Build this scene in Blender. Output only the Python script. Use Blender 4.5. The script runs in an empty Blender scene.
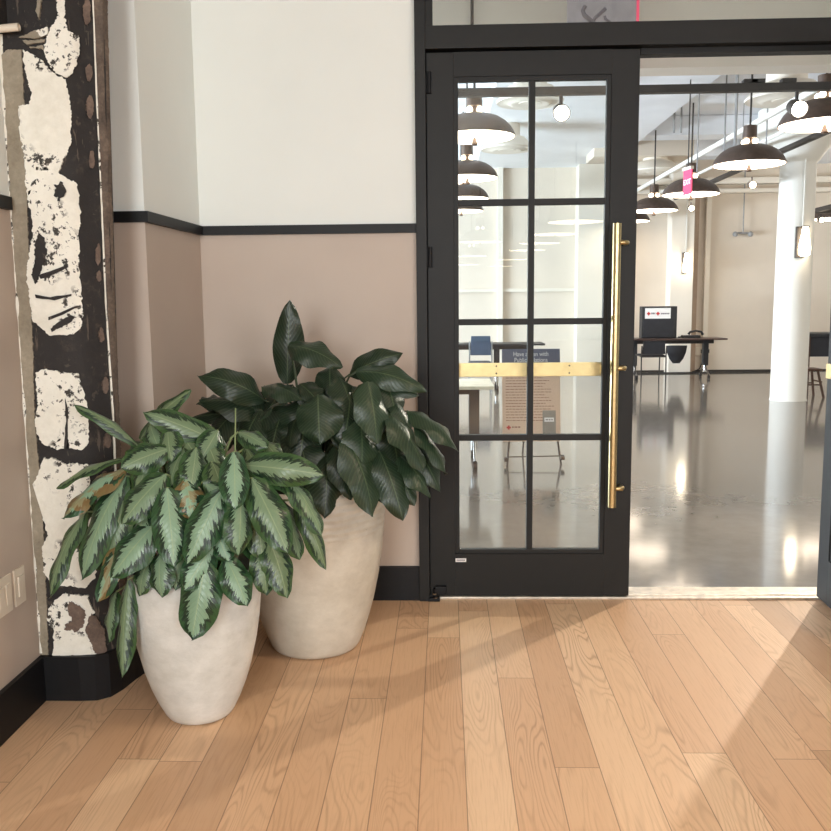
import bpy, bmesh, math, random
from mathutils import Vector, Matrix, noise
C=bpy.context; col=C.scene.collection
PI=math.pi
# ------------------------------------------------------------------ camera
F,PITCH,ROLL,YAW=885.586,.12965,-.010106,.033927
CAM=Vector((0,-4.0287,1.40)); HC=415.5
fw=Vector((-math.sin(YAW)*math.cos(PITCH),math.cos(YAW)*math.cos(PITCH),-math.sin(PITCH)))
r0=Vector((math.cos(YAW),math.sin(YAW),0)); u0=r0.cross(fw)
RT=r0*math.cos(ROLL)+u0*math.sin(ROLL); UP=-r0*math.sin(ROLL)+u0*math.cos(ROLL)
cam=bpy.data.cameras.new('camera'); co=bpy.data.objects.new('camera',cam); col.objects.link(co)
co.matrix_world=Matrix(((RT.x,UP.x,-fw.x,CAM.x),(RT.y,UP.y,-fw.y,CAM.y),(RT.z,UP.z,-fw.z,CAM.z),(0,0,0,1)))
cam.sensor_width=36; cam.lens=F/831*36; cam.clip_end=200; cam.clip_start=.05
C.scene.camera=co
def ray(x,y): return fw+RT*((x-HC)/F)-UP*((y-HC)/F)
def at(x,y,Y):                      # pixel -> point on the vertical plane y=Y
    q=ray(x,y); return CAM+q*((Y-CAM.y)/q.y)
def fl(x,y,z=0):                    # pixel -> point on the horizontal plane
    q=ray(x,y); return CAM+q*((z-CAM.z)/q.z)
def lw(x,y,X=-1.442):
    q=ray(x,y); return CAM+q*((X-CAM.x)/q.x)
# ------------------------------------------------------------------ materials
def rgb(r,g,b):
    f=lambda c:(c/255/12.92 if c/255<=.04045 else ((c/255+.055)/1.055)**2.4)
    return (f(r),f(g),f(b),1)
class NT:
    def __init__(s,name):
        s.m=bpy.data.materials.new(name); s.m.use_nodes=True; s.t=s.m.node_tree; s.n=s.t.nodes
        s.b=s.n['Principled BSDF']; s.out=s.n['Material Output']
    def add(s,t,**k):
        n=s.n.new(t)
        for a,v in k.items(): setattr(n,a,v)
        return n
    def lk(s,a,b): s.t.links.new(a,b)
    def val(s,sock,v):
        if hasattr(v,'links') or hasattr(v,'is_linked'): s.lk(v,sock)
        else: sock.default_value=v
    def math(s,op,a,b=0,c=0,clamp=False):
        n=s.add('ShaderNodeMath',operation=op,use_clamp=clamp); s.val(n.inputs[0],a); s.val(n.inputs[1],b); s.val(n.inputs[2],c); return n.outputs[0]
    def mix(s,f,a,b,mode='MIX'):
        n=s.add('ShaderNodeMix',data_type='RGBA',blend_type=mode); s.val(n.inputs[0],f); s.val(n.inputs[6],a); s.val(n.inputs[7],b); return n.outputs[2]
    def noise(s,vec,scale,detail=3,rough=.5,dist=0):
        n=s.add('ShaderNodeTexNoise'); 
        if vec is not None: s.lk(vec,n.inputs['Vector'])
        n.inputs['Scale'].default_value=scale; n.inputs['Detail'].default_value=detail; n.inputs['Roughness'].default_value=rough; n.inputs['Distortion'].default_value=dist
        return n.outputs['Fac']
    def pos(s):
        return s.add('ShaderNodeNewGeometry').outputs['Position']
    def xyz(s,v):
        n=s.add('ShaderNodeSeparateXYZ'); s.lk(v,n.inputs[0]); return n.outputs
    def comb(s,x,y,z):
        n=s.add('ShaderNodeCombineXYZ'); s.val(n.inputs[0],x); s.val(n.inputs[1],y); s.val(n.inputs[2],z); return n.outputs[0]
    def ramp(s,f,pts,interp='LINEAR'):
        n=s.add('ShaderNodeValToRGB'); s.lk(f,n.inputs[0]); e=n.color_ramp.elements; n.color_ramp.interpolation=interp
        while len(e)<len(pts): e.new(.5)
        for i,(p,c) in enumerate(pts): e[i].position=p; e[i].color=c
        return n.outputs[0]
    def bump(s,h,strength=.3,dist=.01):
        n=s.add('ShaderNodeBump'); n.inputs['Strength'].default_value=strength; n.inputs['Distance'].default_value=dist
        s.lk(h,n.inputs['Height']); s.lk(n.outputs[0],s.b.inputs['Normal'])
def mat(name,c,rough=.5,metal=0,var=.06,scale=12,bump=0,emit=None,es=0,ior=None,spec=None):
    T=NT(name); T.b.inputs['Roughness'].default_value=rough; T.b.inputs['Metallic'].default_value=metal
    if ior: T.b.inputs['IOR'].default_value=ior
    if spec is not None: T.b.inputs['Specular IOR Level'].default_value=spec
    nz=T.noise(T.pos(),scale,4)
    c2=tuple(max(0,v*(1-var*2.5)) for v in c[:3])+(1,); c3=tuple(min(1,v*(1+var*1.5)) for v in c[:3])+(1,)
    T.lk(T.ramp(nz,[(.3,c2),(.7,c3)]),T.b.inputs['Base Color'])
    if bump: T.bump(nz,bump,.004)
    if emit: T.b.inputs['Emission Color'].default_value=emit; T.b.inputs['Emission Strength'].default_value=es
    return T.m
M={}
M['black']=mat('black_paint',rgb(30,29,28),.5,var=.04,scale=40)
M['blackdoor']=mat('black_door_paint',rgb(29,29,28),.5,var=.03,scale=20,spec=.3)
M['base']=mat('black_baseboard_paint',rgb(20,20,22),.5,var=.05,scale=30,spec=.3)
M['white']=mat('white_paint',rgb(236,234,226),.6,var=.01,scale=3)
M['farwhite']=mat('far_white_paint',rgb(232,224,210),.6,var=.015,scale=1.5)
M['cream']=mat('cream_paint',rgb(222,210,194),.6,var=.02,scale=1.5)
M['brownpaint']=mat('taupe_panel_paint',rgb(170,148,128),.6,var=.03)
M['ceil']=mat('ceiling_white',rgb(240,242,245),.7,var=.02,scale=2)
M['rod']=mat('grey_rod',rgb(150,150,150),.5)
M['brass']=mat('brushed_brass',rgb(206,184,136),.28,1,var=.05,scale=60)
M['brassflat']=mat('brass_bar',rgb(226,200,150),.35,1,var=.04,scale=30)
M['chrome']=mat('chrome',rgb(200,200,200),.2,1)
M['steel']=mat('grey_steel',rgb(150,150,148),.4,1)
M['alum']=mat('threshold_aluminium',rgb(225,215,200),.35,.6,var=.1,scale=25)
M['bronze']=mat('bronze_shade',rgb(84,68,58),.45,.35,var=.1,scale=20)
M['darkmetal']=mat('dark_metal',rgb(60,54,50),.5,.3)
M['plastic']=mat('switch_plastic',rgb(225,214,196),.35,var=.01)
M['darkplastic']=mat('dark_plastic',rgb(42,42,44),.5)
M['darkcloth']=mat('dark_fabric',rgb(44,44,48),.8)
M['bluefab']=mat('blue_chair_shell',rgb(66,82,104),.5)
M['woodbrown']=mat('brown_wood',rgb(84,58,44),.5,var=.15,scale=30)
M['tabletop']=mat('dark_tabletop',rgb(78,60,54),.35)
M['paletop']=mat('pale_edge',rgb(235,228,205),.4)
M['paper']=mat('paper_white',rgb(240,238,236),.6,var=.005)
M['peach']=mat('peach_paper',rgb(226,196,172),.6,var=.01)
M['slate']=mat('slate_header',rgb(98,104,124),.6,var=.02)
M['greycard']=mat('grey_card',rgb(150,146,138),.6)
M['ink']=mat('brown_ink',rgb(160,112,98),.7)
M['red']=mat('red_ink',rgb(200,50,50),.6)
M['soil']=mat('dark_soil',rgb(48,38,30),.95,var=.3,scale=60,bump=.6)
M['stem']=mat('pale_green_stem',rgb(120,135,90),.5)
M['stemdark']=mat('dark_green_stem',rgb(60,72,48),.5)
M['paperprint']=mat('grey_print',rgb(175,165,168),.7)
M['printink']=mat('dark_print_ink',rgb(120,112,118),.7)
def emis(name,c,s):
    T=NT(name); T.b.inputs['Base Color'].default_value=c; T.b.inputs['Emission Color'].default_value=c; T.b.inputs['Emission Strength'].default_value=s; return T.m
M['lamp']=emis('lamp_diffuser_glow',(1,.84,.66,1),8.5)
M['bulb']=emis('bulb_glow',(1,.82,.6,1),9)
M['sconce']=emis('sconce_glow',(1,.84,.62,1),14)
M['spotface']=emis('spot_face_glow',(1,.88,.7,1),60)
M['pink']=emis('pink_acrylic_glow',rgb(225,60,100),.55)
M['pinkwhite']=emis('lit_letter_glow',rgb(255,225,232),.8)
def glass():
    T=NT('door_glass'); T.n.remove(T.b)
    tr=T.add('ShaderNodeBsdfTransparent'); tr.inputs[0].default_value=(.96,.985,.98,1)
    gl=T.add('ShaderNodeBsdfGlossy'); gl.inputs['Roughness'].default_value=.004
    fr=T.add('ShaderNodeFresnel'); T.lk(T.math('MULTIPLY_ADD',T.add('ShaderNodeNewGeometry').outputs['Backfacing'],1/1.5-1.5,1.5),fr.inputs[0])
    mx=T.add('ShaderNodeMixShader'); T.lk(T.math('MULTIPLY',fr.outputs[0],1.3,clamp=True),mx.inputs[0]); T.lk(tr.outputs[0],mx.inputs[1]); T.lk(gl.outputs[0],mx.inputs[2])
    T.lk(mx.outputs[0],T.out.inputs[0]); return T.m
M['glass']=glass()
def wallmat():
    T=NT('two_tone_wall_paint'); P=T.pos(); z=T.xyz(P)[2]
    up=T.math('GREATER_THAN',z,1.735)
    nz=T.noise(P,2.2,4)
    low=T.ramp(nz,[(.3,rgb(191,175,161)),(.7,rgb(197,182,168))]); hi=T.ramp(nz,[(.3,rgb(233,237,232)),(.7,rgb(237,241,236))])
    T.lk(T.mix(up,low,hi),T.b.inputs['Base Color']); T.b.inputs['Roughness'].default_value=.5
    T.bump(T.noise(P,260,2),.05,.001); return T.m
M['wall']=wallmat()
def woodmat():
    T=NT('oak_plank_floor'); P=T.pos(); x,y,z=T.xyz(P)
    W=.1345; L=1.9
    xs=T.math('DIVIDE',T.math('ADD',x,.0800),W); ix=T.math('FLOOR',xs); fx=T.math('FRACT',xs)
    wn=T.add('ShaderNodeTexWhiteNoise',noise_dimensions='1D'); T.lk(ix,wn.inputs['W'])
    ys=T.math('ADD',T.math('DIVIDE',y,L),T.math('MULTIPLY',wn.outputs[0],7.3)); iy=T.math('FLOOR',ys); fy=T.math('FRACT',ys)
    w2=T.add('ShaderNodeTexWhiteNoise',noise_dimensions='2D'); T.lk(T.comb(ix,iy,0),w2.inputs['Vector'])
    rnd=w2.outputs[0]; r3=T.math('MULTIPLY',rnd,57)
    base=T.ramp(rnd,[(0,rgb(184,148,116)),(.15,rgb(200,162,128)),(.5,rgb(209,171,137)),(.8,rgb(215,179,144)),(1,rgb(224,192,158))])
    # cathedral grain
    g=T.noise(T.comb(T.math('MULTIPLY',x,7.0),T.math('MULTIPLY',y,1.15),r3),1.0,1.5,.45,.25)
    si=T.math('SINE',T.math('MULTIPLY',g,170))
    line=T.math('POWER',T.math('MULTIPLY_ADD',si,.5,.5),4)
    amt=T.noise(T.comb(T.math('MULTIPLY',x,3),T.math('MULTIPLY',y,.8),r3),1.3,2)
    amt=T.math('MULTIPLY',T.math('SUBTRACT',amt,.38,clamp=True),2.3,clamp=True)
    fine=T.noise(T.comb(T.math('MULTIPLY',x,220),T.math('MULTIPLY',y,7),r3),1,3,.6)
    finel=T.math('MULTIPLY',T.math('SUBTRACT',fine,.5,clamp=True),.9)
    gr=T.math('ADD',T.math('MULTIPLY',T.math('MULTIPLY',line,amt),.6),finel,clamp=True)
    c=T.mix(gr,base,rgb(128,86,58))
    br=T.noise(T.comb(T.math('MULTIPLY',x,4),T.math('MULTIPLY',y,1.2),r3),1,3)
    c=T.mix(T.math('MULTIPLY',br,.22),c,rgb(225,185,145))
    # knots
    vo=T.add('ShaderNodeTexVoronoi'); T.lk(T.comb(x,T.math('MULTIPLY',y,.7),0),vo.inputs['Vector']); vo.inputs['Scale'].default_value=2.6
    kn=T.math('LESS_THAN',T.math('ADD',vo.outputs['Distance'],T.math('MULTIPLY',T.noise(P,90,2),.02)),.028)
    c=T.mix(T.math('MULTIPLY',kn,.85),c,rgb(70,44,28))
    gx=T.math('MINIMUM',fx,T.math('SUBTRACT',1,fx)); gy=T.math('MULTIPLY',T.math('MINIMUM',fy,T.math('SUBTRACT',1,fy)),L/W)
    gap=T.math('LESS_THAN',T.math('MINIMUM',gx,gy),.011)
    c=T.mix(T.math('MULTIPLY',gap,.6),c,rgb(84,56,38))
    T.lk(c,T.b.inputs['Base Color'])
    T.lk(T.math('MULTIPLY_ADD',fine,.12,.36),T.b.inputs['Roughness'])
    T.b.inputs['Specular IOR Level'].default_value=.4
    T.bump(T.math('SUBTRACT',T.math('MULTIPLY',fine,.15),T.math('ADD',gap,T.math('MULTIPLY',gr,.15))),.25,.0015)
    return T.m
M['wood']=woodmat()
def concmat():
    T=NT('polished_concrete'); P=T.pos()
    n1=T.noise(P,.9,5,.6); n2=T.noise(P,9,4,.6)
    c=T.ramp(T.math('MULTIPLY_ADD',n2,.35,T.math('MULTIPLY',n1,.65)),[(.3,rgb(104,99,93)),(.7,rgb(130,124,116))])
    T.lk(c,T.b.inputs['Base Color']); T.lk(T.math('MULTIPLY_ADD',n2,.06,.07),T.b.inputs['Roughness']); T.b.inputs['IOR'].default_value=1.6
    T.bump(n1,.02,.02)
    return T.m
M['conc']=concmat()
def piermat(name,a,b,c2,scale=9,bump=.5,thr=None):
    T=NT(name); P=T.pos(); n1=T.noise(P,scale,6,.65); n2=T.noise(P,scale*7,5,.7)
    c=T.ramp(T.math('MULTIPLY_ADD',n2,.4,T.math('MULTIPLY',n1,.6)),[(.33,a),(.55,b),(.75,c2)])
    if name.startswith('flaking'):
        x_,y_,z_=T.xyz(P); sc=T.noise(T.comb(T.math('MULTIPLY',x_,60),y_,T.math('MULTIPLY',z_,5)),1,4,.6); c=T.mix(T.math('MULTIPLY',T.math('GREATER_THAN',sc,.64),.55),c,rgb(112,98,86)); c=T.mix(T.math('MULTIPLY',T.math('GREATER_THAN',T.noise(P,26,5,.7),.63),.5),c,rgb(92,80,70))
    if thr:
        m=T.ramp(n2,[(thr[0],(0,0,0,1)),(thr[0]+.03,(1,1,1,1))]); m2=T.ramp(T.noise(P,5,2),[(thr[1],(0,0,0,1)),(thr[1]+.05,(1,1,1,1))])
        c=T.mix(T.mix(1.0,m,m2,'MULTIPLY'),c,rgb(60,56,50))
    T.lk(c,T.b.inputs['Base Color']); T.b.inputs['Roughness'].default_value=.75; T.bump(T.math('ADD',n1,T.math('MULTIPLY',n2,.4)),bump,.012); return T.m
M['pier']=piermat('flaking_black_steel_paint',rgb(30,27,26),rgb(40,36,34),rgb(84,72,62),6)
M['plaster']=piermat('chipped_white_plaster',rgb(222,218,204),rgb(238,235,223),rgb(243,241,232),5,.45,(.545,.47))
M['strip']=piermat('grey_beige_mortar',rgb(128,118,100),rgb(152,142,124),rgb(180,168,148),9)
M['rust']=piermat('brown_scuffed_steel',rgb(66,56,50),rgb(104,90,78),rgb(150,132,116),14)
M['blot']=piermat('brown_scuff',rgb(78,64,56),rgb(112,94,82),rgb(140,120,106),14)
def potmat(name,a,b):
    T=NT(name); tc=T.add('ShaderNodeTexCoord').outputs['Object']; x,y,z=T.xyz(tc)
    n=T.noise(tc,5,6,.6); n2=T.noise(T.comb(x,y,T.math('MULTIPLY',z,1.6)),11,6,.7); n3=T.noise(tc,2.2,3)
    c=T.ramp(T.math('MULTIPLY_ADD',n2,.45,T.math('MULTIPLY',n,.55)),[(.32,a),(.68,b)])
    pits=T.math('GREATER_THAN',T.noise(tc,38,3,.7),.72)
    c=T.mix(T.math('MULTIPLY',pits,.35),c,rgb(120,108,92))
    T.lk(c,T.b.inputs['Base Color']); T.b.inputs['Roughness'].default_value=.42
    rid=T.math('MULTIPLY',T.math('SINE',T.math('ADD',T.math('MULTIPLY',z,230),T.math('MULTIPLY',n,9))),T.math('MULTIPLY',T.math('GREATER_THAN',z,.50),.5))
    T.bump(T.math('ADD',rid,T.math('ADD',n2,T.math('MULTIPLY',n,.6))),.35,.006); return T.m
M['pot1']=potmat('whitewashed_ceramic',rgb(190,190,182),rgb(232,232,227))
M['pot2']=potmat('warm_cream_ceramic',rgb(184,176,160),rgb(218,212,198))
def leafmat(name,kind):
    T=NT(name); uv=T.add('ShaderNodeUVMap',uv_map='UVMap').outputs[0]; u,v,_=T.xyz(uv)
    at_=T.add('ShaderNodeAttribute',attribute_name='tint').outputs['Fac']
    s=T.math('ABSOLUTE',T.math('MULTIPLY_ADD',u,2,-1))
    k=T.math('SUBTRACT',T.math('MULTIPLY',v,1),T.math('MULTIPLY',s,.28))
    side=T.math('MULTIPLY',T.math('GREATER_THAN',u,.5),7.7)
    seed=T.math('ADD',T.math('MULTIPLY',at_,91),side)
    if kind=='silver':
        n=T.noise(T.comb(T.math('MULTIPLY',k,17),T.math('MULTIPLY',s,1.3),seed),1.25,3,.6)
        edge=T.math('ADD',s,T.math('MULTIPLY',T.math('SUBTRACT',n,.5),1.15))
        env=T.math('MULTIPLY',T.math('SUBTRACT',v,.5),T.math('SUBTRACT',v,.5))
        e=T.math('ADD',edge,T.math('MULTIPLY',env,1.0))
        green=T.mix(at_,rgb(60,86,46),rgb(38,74,46)); silver=T.mix(at_,rgb(96,112,78),rgb(128,160,134))
        c=T.ramp(e,[(0,(0,0,0,1)),(.50,(0,0,0,1)),(.55,(1,1,1,1)),(.80,(1,1,1,1)),(.86,(.5,.5,.5,1)),(1,(.5,.5,.5,1))])
        x1=T.mix(T.math('GREATER_THAN',e,.47),silver,rgb(26,46,32))
        c=T.mix(T.math('GREATER_THAN',e,.74),x1,green)
        # veins
        ve=T.math('POWER',T.math('ABSOLUTE',T.math('SINE',T.math('MULTIPLY',k,45))),8)
        c=T.mix(T.math('MULTIPLY',ve,.10),c,rgb(90,120,80))
        # old leaves go yellow-brown in blotches
        old=T.math('MULTIPLY',T.math('GREATER_THAN',at_,.91),T.math('GREATER_THAN',T.noise(T.comb(u,T.math('MULTIPLY',v,2),seed),2.2,2),.50))
        c=T.mix(T.math('MULTIPLY',old,.6),c,rgb(140,108,66))
        mid=T.math('LESS_THAN',s,.03); c=T.mix(T.math('MULTIPLY',mid,.5),c,rgb(150,166,126))
        rg=.30
    else:
        base=T.mix(at_,rgb(28,40,27),rgb(42,60,42))
        ve=T.math('POWER',T.math('ABSOLUTE',T.math('SINE',T.math('MULTIPLY',k,50))),10)
        c=T.mix(T.math('MULTIPLY',ve,.25),base,rgb(84,102,74))
        mid=T.math('LESS_THAN',s,.03); c=T.mix(T.math('MULTIPLY',mid,.5),c,rgb(96,112,80)); rg=.33
    T.lk(c,T.b.inputs['Base Color']); T.b.inputs['Roughness'].default_value=rg
    T.b.inputs['Specular IOR Level'].default_value=.4
    T.bump(T.math('ADD',ve,T.math('MULTIPLY',T.math('MINIMUM',s,.15),4)),.2,.002)
    return T.m
M['leafs']=leafmat('silver_variegated_leaf','silver'); M['leafd']=leafmat('dark_green_leaf','dark')
# ------------------------------------------------------------------ mesh helpers
def bx(bm,a,b,bev=0):
    r=bmesh.ops.create_cube(bm,size=1); vs=r['verts']
    for v in vs: v.co=Vector([(a[i]+b[i])/2+v.co[i]*abs(b[i]-a[i]) for i in range(3)])
    if bev: 
        es=list({e for v in vs for e in v.link_edges}); bmesh.ops.bevel(bm,geom=es,offset=bev,segments=2,affect='EDGES',profile=.7)
def tube(bm,pts,r,seg=10,cap=True):
    pts=[Vector(p) for p in pts]; rr=r if isinstance(r,(list,tuple)) else [r]*len(pts); rings=[]; pn=None
    for i,p in enumerate(pts):
        t=(pts[min(i+1,len(pts)-1)]-pts[max(i-1,0)]).normalized()
        if pn is None: n=t.cross(Vector((0,0,1))); n=n if n.length>.05 else t.cross(Vector((1,0,0)))
        else: n=pn-t*pn.dot(t)
        n.normalize(); pn=n; b=t.cross(n)
        rings.append([bm.verts.new(p+(n*math.cos(a)+b*math.sin(a))*rr[i]) for a in [2*PI*k/seg for k in range(seg)]])
    for a,b in zip(rings,rings[1:]):
        for k in range(seg): bm.faces.new((a[k],a[(k+1)%seg],b[(k+1)%seg],b[k]))
    if cap: bm.faces.new(rings[0][::-1]); bm.faces.new(rings[-1])
def lathe(bm,prof,c=(0,0,0),seg=40):
    rings=[]
    for r,z in prof:
        if r<1e-5: rings.append([bm.verts.new((c[0],c[1],c[2]+z))])
        else: rings.append([bm.verts.new((c[0]+r*math.cos(2*PI*k/seg),c[1]+r*math.sin(2*PI*k/seg),c[2]+z)) for k in range(seg)])
    for a,b in zip(rings,rings[1:]):
        for k in range(seg):
            j=(k+1)%seg
            if len(a)==1 and len(b)==1: continue
            if len(a)==1: bm.faces.new((a[0],b[j],b[k]))
            elif len(b)==1: bm.faces.new((a[k],a[j],b[0]))
            else: bm.faces.new((a[k],a[j],b[j],b[k]))
def prism(bm,poly,z0,z1):
    a=[bm.verts.new((p[0],p[1],z0)) for p in poly]; b=[bm.verts.new((p[0],p[1],z1)) for p in poly]; n=len(poly)
    for i in range(n): bm.faces.new((a[i],a[(i+1)%n],b[(i+1)%n],b[i]))
    bm.faces.new(a[::-1]); bm.faces.new(b)
def obj(name,bm,m,parent=None,smooth=False,loc=None,fix=True):
    if fix: bmesh.ops.recalc_face_normals(bm,faces=bm.faces)
    me=bpy.data.meshes.new(name); bm.to_mesh(me); bm.free()
    for mm in (m if isinstance(m,list) else [m]): me.materials.append(M[mm])
    o=bpy.data.objects.new(name,me); col.objects.link(o)
    if smooth: me.shade_smooth() if smooth is True else me.set_sharp_from_angle(angle=smooth)
    if smooth and smooth is not True:
        for p in me.polygons: p.use_smooth=True
    if parent: o.parent=parent
    if loc: o.location=loc
    return o
def tag(o,label,cat,group=None,kind=None):
    if label: o['label']=label
    if cat: o['category']=cat
    if group: o['group']=group
    if kind: o['kind']=kind
    return o
def struct(o,label=None,cat=None):
    o['kind']='structure'
    if label: o['label']=label
    if cat: o['category']=cat
    return o
def thing(name,label,cat,loc=(0,0,0),rz=0,group=None):
    o=bpy.data.objects.new(name,None); col.objects.link(o); o.location=loc; o.rotation_euler=(0,0,rz); o.empty_display_size=.1
    return tag(o,label,cat,group)
def dup(root,loc,label,rz=None,group=None):
    r=root.copy(); col.objects.link(r); r.location=loc
    if rz is not None: r.rotation_euler=(0,0,rz)
    r['label']=label
    if group: r['group']=group
    for ch in list(root.children):
        c=ch.copy(); col.objects.link(c); c.parent=r
        for g in ch.children:
            d=g.copy(); col.objects.link(d); d.parent=c
    return r
def B(): return bmesh.new()
def box(name,a,b,m,parent=None,bev=0):
    bm=B(); bx(bm,a,b,bev); return obj(name,bm,m,parent)
# ------------------------------------------------------------------ front room shell
XL=-1.442
def sbox(name,a,b,m,label,cat): return struct(box(name,a,b,m),label,cat)
sbox('floor',(XL-.15,-26,-.06),(6,.0,0),'wood','warm oak plank floor of the near room','floor')
sbox('floor_far_room',(-9.5,.155,-.06),(10.5,13.2,0),'conc','glossy grey polished concrete floor beyond the doors','floor')
sbox('wall_back',(-1.25,0,0),(-.125,.15,3.4),'wall','two-tone back wall left of the doors','wall')
sbox('wall_back_right',(1.85,0,0),(6,.15,3.4),'wall','two-tone wall right of the double doors','wall')
sbox('wall_back_header',(-.125,.02,3.0),(1.85,.13,3.4),'wall','wall above the transom window','wall')
bm=B(); prism(bm,[(-1.592,-.69),(-1.117,-.69),(-1.10,0),(-1.25,0),(-1.25,-.60),(-1.592,-.60)],0,3.4); struct(obj('wall_return',bm,'wall'),'short return wall between pier and back wall','wall')
sbox('wall_left',(XL-.15,-8,0),(XL,-1.06,2.285),'wall','left wall with white rocker switches','wall')
sbox('trim_steel_header',(XL-.2,-8,2.285),(XL+.03,-1.05,3.4),'pier','dark exposed steel above the left wall','beam')
sbox('ceiling',(XL-.2,-26,3.4),(6,.15,3.5),'white','white ceiling of the near room','ceiling')
# pier
def xend(z): return -1.185+.025*z
def sect(z): return [(-1.60,-1.06),(XL,-1.06),(-1.36,-1.06),(-1.30,-1.056),(-1.25,-1.046),(-1.215,-1.026),(-1.195,-.995),(xend(z)-.003,-.97),(xend(z),-.94),(xend(z)*1.088,-.69)]
bm=B(); rows=[]
for z in (0,.6,1.2,1.8,2.4,3.4):
    rows.append([bm.verts.new((x,y,z)) for x,y in sect(z)])
for a,b in zip(rows,rows[1:]):
    for i in range(len(a)-1): bm.faces.new((a[i],a[i+1],b[i+1],b[i]))
back=[[bm.verts.new((XL-.15,-.69,r[0].co.z)) ] for r in rows]
for a,b,c,d in zip(rows,rows[1:],back,back[1:]):
    bm.faces.new((a[-1],c[0],d[0],b[-1])); bm.faces.new((c[0],a[0],b[0],d[0]))
pier=obj('wall_pier',bm,'pier',smooth=math.radians(35)); struct(pier,'peeling black steel pier with chipped white plaster at the left','pier')
def onpier(px,py,off):
    best=None; q=ray(px,py)
    z=1.2
    for it in range(3):
        S=sect(z); best=None
        for (x1,y1),(x2,y2) in zip(S,S[1:]):
            # intersect plan ray with the segment
            dx,dy=x2-x1,y2-y1; den=q.x*dy-q.y*dx
            if abs(den)<1e-9: continue
            t=((x1-CAM.x)*dy-(y1-CAM.y)*dx)/den
            s=((x1-CAM.x)*q.y-(y1-CAM.y)*q.x)/den
            if t>0 and -1e-6<=s<=1+1e-6 and (best is None or t<best[0]): best=(t,Vector((dy,-dx,0)).normalized())
        if best is None: best=((-.955-CAM.y)/q.y,Vector((.7,-.7,0)))
        z=CAM.z+q.z*best[0]
    n=best[1]; n=n if n.dot(q)<0 else -n
    return CAM+q*best[0]+n*off,n
def ragged(pts,amp,step=1.3,seed=0,closed=True):
    out=[]; n=len(pts)
    for i in range(n if closed else n-1):
        a=Vector(pts[i]+(0,)); b=Vector(pts[(i+1)%n]+(0,)); k=max(1,int((b-a).length/step))
        d=(b-a).normalized(); nn=Vector((-d.y,d.x,0))
        for j in range(k):
            p=a.lerp(b,j/k); s=noise.noise(Vector((p.x*.9,p.y*.9,seed)))*.9+noise.noise(Vector((p.x*.4,p.y*.4,seed+9)))*.9+noise.noise(Vector((p.x*.13,p.y*.13,seed+5)))*.9
            out.append(p+nn*s*amp)
    return out
def patch(name,pts,m,off,amp=1.0,seed=0,label=None,step=1.3,minx=None):
    bm=B(); P=ragged(pts,amp,step,seed); f=bm.faces.new([bm.verts.new(p) for p in P])
    bmesh.ops.triangulate(bm,faces=[f])
    ys=[p.y for p in P]; xs=[p.x for p in P]
    for axis,lo,hi,st in ((1,min(ys),max(ys),24),(0,min(xs),max(xs),5)):
        c=lo+st
        while c<hi:
            no=[0,0,0]; no[axis]=1; cc=[0,0,0]; cc[axis]=c
            bmesh.ops.bisect_plane(bm,geom=bm.verts[:]+bm.edges[:]+bm.faces[:],plane_co=cc,plane_no=no); c+=st
    bmesh.ops.remove_doubles(bm,verts=bm.verts,dist=.01)
    edge=[e for e in bm.edges if e.is_boundary]; px={}
    for v in bm.verts: px[v]=(v.co.x,v.co.y)
    top={}
    for v in list(bm.verts):
        h=.6+.8*noise.noise(Vector((v.co.x*.2,v.co.y*.1,seed)))
        p,n=onpier(*px[v],off*(1+.35*h)); 
        if p.x<XL+.002: p.x=XL+.002
        v.co=p
    for e in edge:
        a,b=e.verts
        qa=top.get(a) or bm.verts.new(onpier(*px[a],-.004)[0]); top[a]=qa
        qb=top.get(b) or bm.verts.new(onpier(*px[b],-.004)[0]); top[b]=qb
        try: bm.faces.new((a,b,qb,qa))
        except ValueError: pass
    o=obj(name,bm,m,pier,smooth=math.radians(50))
    if label: o['label']=label
    return o
patch('mortar_strip',[(9,50),(22,50),(26,130),(28,220),(31,300),(33,340),(35,420),(41,480),(44,530),(47,600),(49,657),(30,657),(22,520),(14,380),(4,200),(-4,60)],'strip',.004,.8,1,'grey beige mortar strip')
patch('plaster_patch',[(58,-6),(65,-6),(64,17),(67,31),(77,36),(78,52),(73,72),(66,78),(52,70),(46,58),(45,46),(50,31),(57,20)],'plaster',.008,1.4,2)
patch('plaster_patch',[(24,51),(31,53),(44,63),(53,73),(65,80),(69,97),(71,113),(70,130),(71,142),(65,158),(59,172),(47,168),(38,156),(41,185),(47,178),(60,174),(76,184),(78,200),(81,213),(78,233),(79,276),(82,301),(82,326),(74,334),(50,335),(34,321),(31,301),(28,271),(31,249),(35,225),(30,205),(28,185),(25,155),(22,135),(20,107),(30,105),(33,95),(28,80),(25,65)],'plaster',.008,1.5,3)
patch('plaster_patch',[(36,372),(45,369),(78,374),(85,397),(87,410),(88,444),(82,449),(70,448),(68,425),(66,447),(59,449),(45,444),(39,435),(36,422),(39,405),(38,393)],'plaster',.008,1.3,4)
patch('plaster_patch',[(45,458),(56,459),(67,464),(88,464),(90,500),(92,540),(95,575),(87,587),(63,585),(52,581),(45,572),(43,546),(49,535),(45,520),(44,498),(35,484),(40,470)],'plaster',.008,1.5,5)
patch('plaster_patch',[(63,594),(87,595),(94,611),(85,628),(95,645),(96,655),(54,655),(55,630),(48,620),(50,607)],'plaster',.008,1.5,6)
patch('chipped_gouge',[(40,233),(44,236),(48,250),(46,262),(42,272),(37,284),(34,275),(37,262),(36,248)],'pier',.013,1.6,7)
patch('chipped_gouge',[(40,275),(52,271),(68,265),(69,267),(54,275),(42,279)],'pier',.013,.5,8,step=6)
patch('chipped_gouge',[(37,295),(52,297),(72,294),(72,296),(56,300),(38,298)],'pier',.013,.6,9,step=6)
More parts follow.
